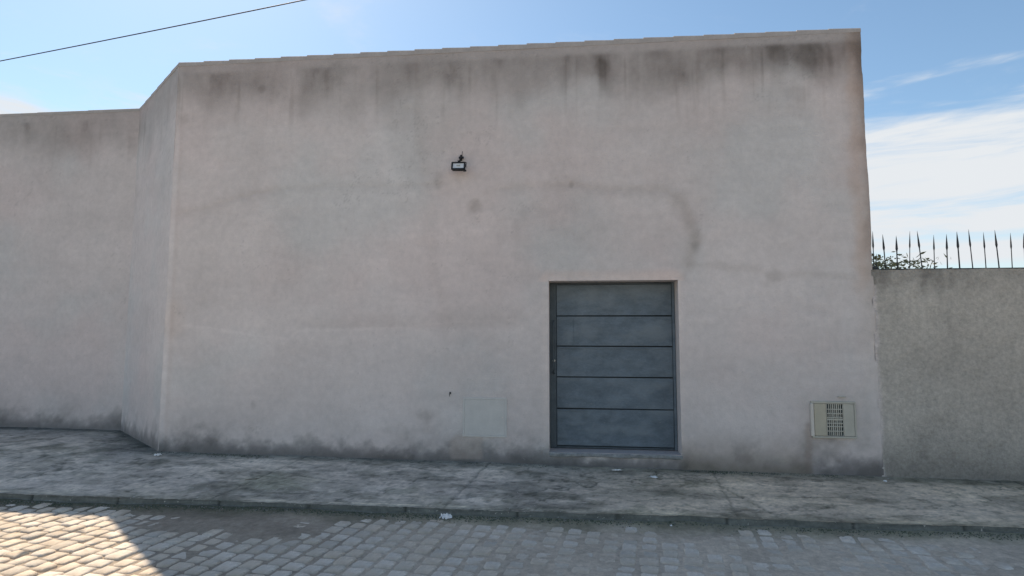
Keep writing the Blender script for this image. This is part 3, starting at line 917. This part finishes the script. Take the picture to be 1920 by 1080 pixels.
fx = np.array([rm.uniform(-9, 9) for _ in range(16000)])
fo = np.abs(np.array([rm.gauss(0, 1) for _ in range(16000)]))
dens = fbm(fx, fx * 0, 0.9, 3, 801) * (1 - 0.6 * sstep(-1, 1.5, fx))
fz = dirt_level(fx, CURB_Y - 0.035 - fo * .055)
for x, o_, dn, z in zip(fx, fo, dens, fz):
    if rm.random() > dn * 1.3: continue
    y = CURB_Y - 0.035 - o_ * .055
    clump(x, y, z + .002, rm.uniform(.003, .013), rm.uniform(.002, .008), 0 if rm.random() < .8 else 1)
for i in range(2600):
    x = rm.uniform(-5.2, 3.3); y = -abs(rm.gauss(0, .06)) - .008
    if GX0 < x < GX1: continue
    clump(x, y, float(walk_z(np.array(x))) - .002, rm.uniform(.004, .014), rm.uniform(.003, .010), 0 if rm.random() < .75 else 1)
for i in range(2400):
    x = rm.uniform(-8, 8); y = rm.uniform(CURB_Y + .05, -.1)
    clump(x, y, .064 + (y - CURB_Y) / -CURB_Y * (float(walk_z(np.array(x))) - .062), rm.uniform(.003, .009), rm.uniform(.002, .006), rm.choice((0, 1, 1, 2)))
me = bpy.data.meshes.new('moss'); me.from_pydata(V_, [], F_)
for m_ in (M['moss'], M['road'], M['coping']): me.materials.append(m_)
me.materials[1] = surf('grit', (0.22, 0.21, 0.19), 0.95, 0.3, 30, 0.2, 90)
me.polygons.foreach_set('material_index', MI); me.update()
tag(link(bpy.data.objects.new('moss', me)), kind='stuff', label='dark moss and grit gathered along the kerb and wall foot', cat='moss')

# ------------------------------------------------------------------ floodlight
fl = thing('floodlight', 'small black floodlight on a short bracket high on the plaster wall', 'lamp', (-1.372, 0.0, 3.81))
box('wall_plate', M['black'], fl, -0.012, 0.012, -0.012, 0.006, -0.03, 0.045, bev=0.002)
box('junction_box', M['black'], fl, -0.026, 0.036, -0.034, -0.0125, -0.008, 0.018, bev=0.004)
bm = bmesh.new(); tube(bm, [(0.002, -0.03, 0.0), (-0.002, -0.055, -0.018), (-0.008, -0.085, -0.060), (-0.010, -0.085, -0.082)], 0.006, 8)
obj('arm', bm, M['black'], fl, True)
box('swivel', M['black'], fl, -0.026, 0.010, -0.10, -0.070, -0.066, -0.052, bev=0.003)
rot = Matrix.Rotation(R(-14), 3, 'X') @ Matrix.Rotation(R(1), 3, 'Y')
hb = bmesh.new()
ctr = Vector((-0.010, -0.105, -0.132))
bx(hb, -0.080, 0.080, -0.015, 0.030, -0.048, 0.048, bev=0.005)      # housing
for k in range(9): bx(hb, -0.066 + k * .0155, -0.062 + k * .0155, 0.030, 0.044, -0.04, 0.04)
for v in hb.verts: v.co = rot @ v.co + ctr
obj('housing', hb, M['black'], fl)
hb = bmesh.new()
for a in ((-.086, .086, .034, .050), (-.086, .086, -.054, -.036), (-.086, -.068, -.036, .034), (.068, .086, -.036, .034)):
    bx(hb, a[0], a[1], -0.030, -0.0155, a[2], a[3], bev=0.002)
for v in hb.verts: v.co = rot @ v.co + ctr
obj('bezel', hb, M['black'], fl)
hb = bmesh.new(); bx(hb, -.067, .067, -0.0205, -0.0165, -.035, .033)
for v in hb.verts: v.co = rot @ v.co + ctr
rf = obj('reflector', hb, M['reflector'], fl)
hb = bmesh.new(); bx(hb, -.022, .022, -0.0235, -0.021, -.008, .010)
for v in hb.verts: v.co = rot @ v.co + ctr
obj('led_plate', hb, surf('led_grey', (.42, .42, .38), .6, .05, 30, 0), rf)
hb = bmesh.new()
for s in (-1, 1): bx(hb, s * .090 - .003, s * .090 + .003, -0.006, 0.010, -.010, .052, bev=.001)
bx(hb, -.093, .093, -0.006, 0.010, .0525, .058, bev=.001)
for v in hb.verts: v.co = rot @ v.co + ctr
obj('yoke', hb, M['black'], fl)
# small motion-sensor lobe at the lower right corner of the housing
hb = bmesh.new(); bx(hb, .060, .100, -0.020, 0.010, -.066, -.0545, bev=.003)
for v in hb.verts: v.co = rot @ v.co + ctr
obj('side_lug', hb, M['black'], fl)
bm = bmesh.new(); tube(bm, [(0.010, -0.008, 0.04), (0.014, -0.004, 0.075), (0.012, 0.004, 0.10)], 0.003, 6); obj('wire', bm, M['wire'], fl, True)

# ------------------------------------------------------------------ meter boxes
mb = thing('meter_box', 'pale blue-grey utility box set flush in the wall left of the blue gate', 'meter box', (-1.058, 0, 0.42), group='utility boxes set in the wall')
w2 = 0.265
bm = bmesh.new()
for a in ((-w2, w2, .438, .460), (-w2, w2, 0, .022), (-w2, -w2 + .022, .022, .438), (w2 - .022, w2, .022, .438)): bx(bm, a[0], a[1], -.008, .03, a[2], a[3], bev=.002)
obj('frame', bm, M['boxblue'], mb)
box('door', M['boxblue'], mb, -w2 + .023, w2 - .023, -.006, .0, .023, .437, bev=.001)
bm = bmesh.new(); tube(bm, [(w2 - .05, -.004, .23), (w2 - .05, -.010, .23)], .007, 10); obj('latch', bm, M['boxrim'], mb)

mg = thing('meter_box', 'olive-beige utility box with a slotted vent in the wall near its right end', 'meter box', (2.883, 0, 0.487), group='utility boxes set in the wall')
mg_w = 0.235
bm = bmesh.new()
for a in ((-mg_w, mg_w, .382, .405), (-mg_w, mg_w, 0, .020), (mg_w - .016, mg_w, .020, .382)): bx(bm, a[0], a[1], -.024, .03, a[2], a[3], bev=.002)
obj('frame', bm, M['boxgrey'], mg)
box('hinge_strip', M['boxrim'], mg, -mg_w - .012, -mg_w + .022, -.028, .03, .0205, .3815, bev=.003)
box('blank_door', M['boxolive'], mg, -mg_w + .028, -.078, -.020, .0, .024, .379, bev=.003)
box('plain_cover', M['boxgrey'], mg, .102, mg_w - .018, -.020, .0, .024, .379, bev=.003)
vent = box('vent_back', M['slot'], mg, -.076, .100, -.006, .0, .024, .379)
box('vent_cheek', M['boxgrey'], vent, -.076, -.070, -.022, -.0065, .024, .379)
box('vent_cheek', M['boxgrey'], vent, .096, .100, -.022, -.0065, .024, .379)
hz = [.024, .078, .128, .164, .205, .226, .270, .318, .379]       # cross bars of the grille
for i, zc in enumerate(hz):
    tk = .009 if 0 < i < len(hz) - 1 else .007
    tk = .016 if i == 4 else tk
    box('vent_bar', M['boxgrey'], vent, -.0695, .0955, -.021, -.0068, zc - tk / 2 + (tk / 2 if i == 0 else 0), zc + tk / 2 - (tk / 2 if i == len(hz) - 1 else 0))
rsl = random.Random(9)
for i in range(1, 8):
    xc = -.0695 + .165 * i / 8
    th_ = .0075 if i not in (3, 5) else .012
    box('vent_slat', M['boxgrey'], vent, xc - th_ / 2, xc + th_ / 2, -.0195, -.0070, .031, .375)
bm = bmesh.new(); bx(bm, .06, .14, -.02, .01, .45, .462, bev=.002); obj('cable_entry', bm, M['boxgrey'], mg)

# little rusty hook left of the first box
hk = thing('wall_hook', 'tiny rusty hook in the plaster just above and left of the pale utility box', 'hook', (-1.478, 0, 0.93))
bm = bmesh.new(); tube(bm, [(0, .01, 0), (0, -.022, 0), (0, -.034, -.008), (0, -.036, -.028), (0, -.028, -.036)], .0045, 6); obj('hook', bm, M['iron'], hk, True)
box('plug', M['iron'], hk, -.010, .010, -.008, .004, -.012, .012, bev=.002)

# ------------------------------------------------------------------ overhead cable
bm = bmesh.new()
pA = Vector((-8.68, 3.13, 7.5)); pB = Vector((-4.67, 2.33, 7.5)); dd = (pB - pA)
pts = []
for i in range(61):
    t = -5.0 + 11.0 * i / 60
    p = pA + dd * t; p.z += 0.010 * (t - .5) ** 2 * 1.0 - .0025
    pts.append(p)
tube(bm, pts, 0.010, 6)
tag(obj('overhead_cable', bm, M['wire'], None, True), 'thin dark overhead cable crossing the sky above the roofline at the left', 'cable')


# ------------------------------------------------------------------ scraps of paper
def scrap(name, label, loc, sx, sy, sz, seed, cat='litter', group=None):
    rr = random.Random(seed)
    bm = bmesh.new()
    n = 7
    g = [[bm.verts.new(((i / (n - 1) - .5) * sx * 2 + rr.gauss(0, sx * .12), (j / (n - 1) - .5) * sy * 2 + rr.gauss(0, sy * .12),
                        max(.001, sz * (1 - ((i / 3 - 1) ** 2 + (j / 3 - 1) ** 2) * .45) + rr.gauss(0, sz * .35)))) for j in range(n)] for i in range(n)]
    for i in range(n - 1):
        for j in range(n - 1):
            if (i, j) in ((0, 0), (0, n - 2), (n - 2, 0)) : continue
            bm.faces.new((g[i][j], g[i + 1][j], g[i + 1][j + 1], g[i][j + 1]))
    bmesh.ops.delete(bm, geom=[v for v in bm.verts if not v.link_faces], context='VERTS')
    o = obj(name, bm, M['paper']); o.location = loc; o.rotation_euler = (0, 0, rr.uniform(-.4, .4))
    sm = o.modifiers.new('thick', 'SOLIDIFY'); sm.thickness = .001
    return tag(o, label, cat, 'scraps of white paper on the ground')


scrap('paper_scrap', 'crumpled white paper scrap lying in the gutter by the kerb', (-1.12, -1.79, .014), .050, .035, .038, 1)
scrap('paper_scrap', 'flattened white paper scrap on the pavement in front of the gate', (.84, -.40, .095), .050, .030, .012, 2)
scrap('paper_scrap', 'small white wrapper by the foot of the wall at the left corner', (-5.05, -.22, .150), .040, .018, .020, 4)
scrap('paper_scrap', 'pale wad of paper in the gutter in front of the gate', (.80, -1.82, .010), .035, .025, .018, 6)
scrap('paper_scrap', 'narrow white paper strip on the pavement close below the gate threshold', (.47, -.20, .115), .050, .012, .010, 8)
scrap('paper_scrap', 'tiny white fleck of paper on the pavement far right below the slotted box', (3.25, -.30, .095), .018, .016, .012, 9)

# sticks at the kerb
for i, (x, y, a, L, lb) in enumerate(((-3.35, -.98, .55, .20, 'short dry stick lying on the mossy pavement left of centre'),
                                      (-1.66, -1.76, 1.45, .05, 'stubby pale twig standing up from the gutter left of the paper'))):
    bm = bmesh.new(); tube(bm, [(-L / 2, 0, .006), (0, .008, .009), (L / 2, -.004, .006)], [.005, .004, .003], 6)
    o = obj('twig', bm, M['twig'], None, True)
    o.location = (x, y, .095 if i == 0 else .018); o.rotation_euler = (0, 0 if i == 0 else -.9, a)
    tag(o, lb, 'twig', 'fallen twigs')
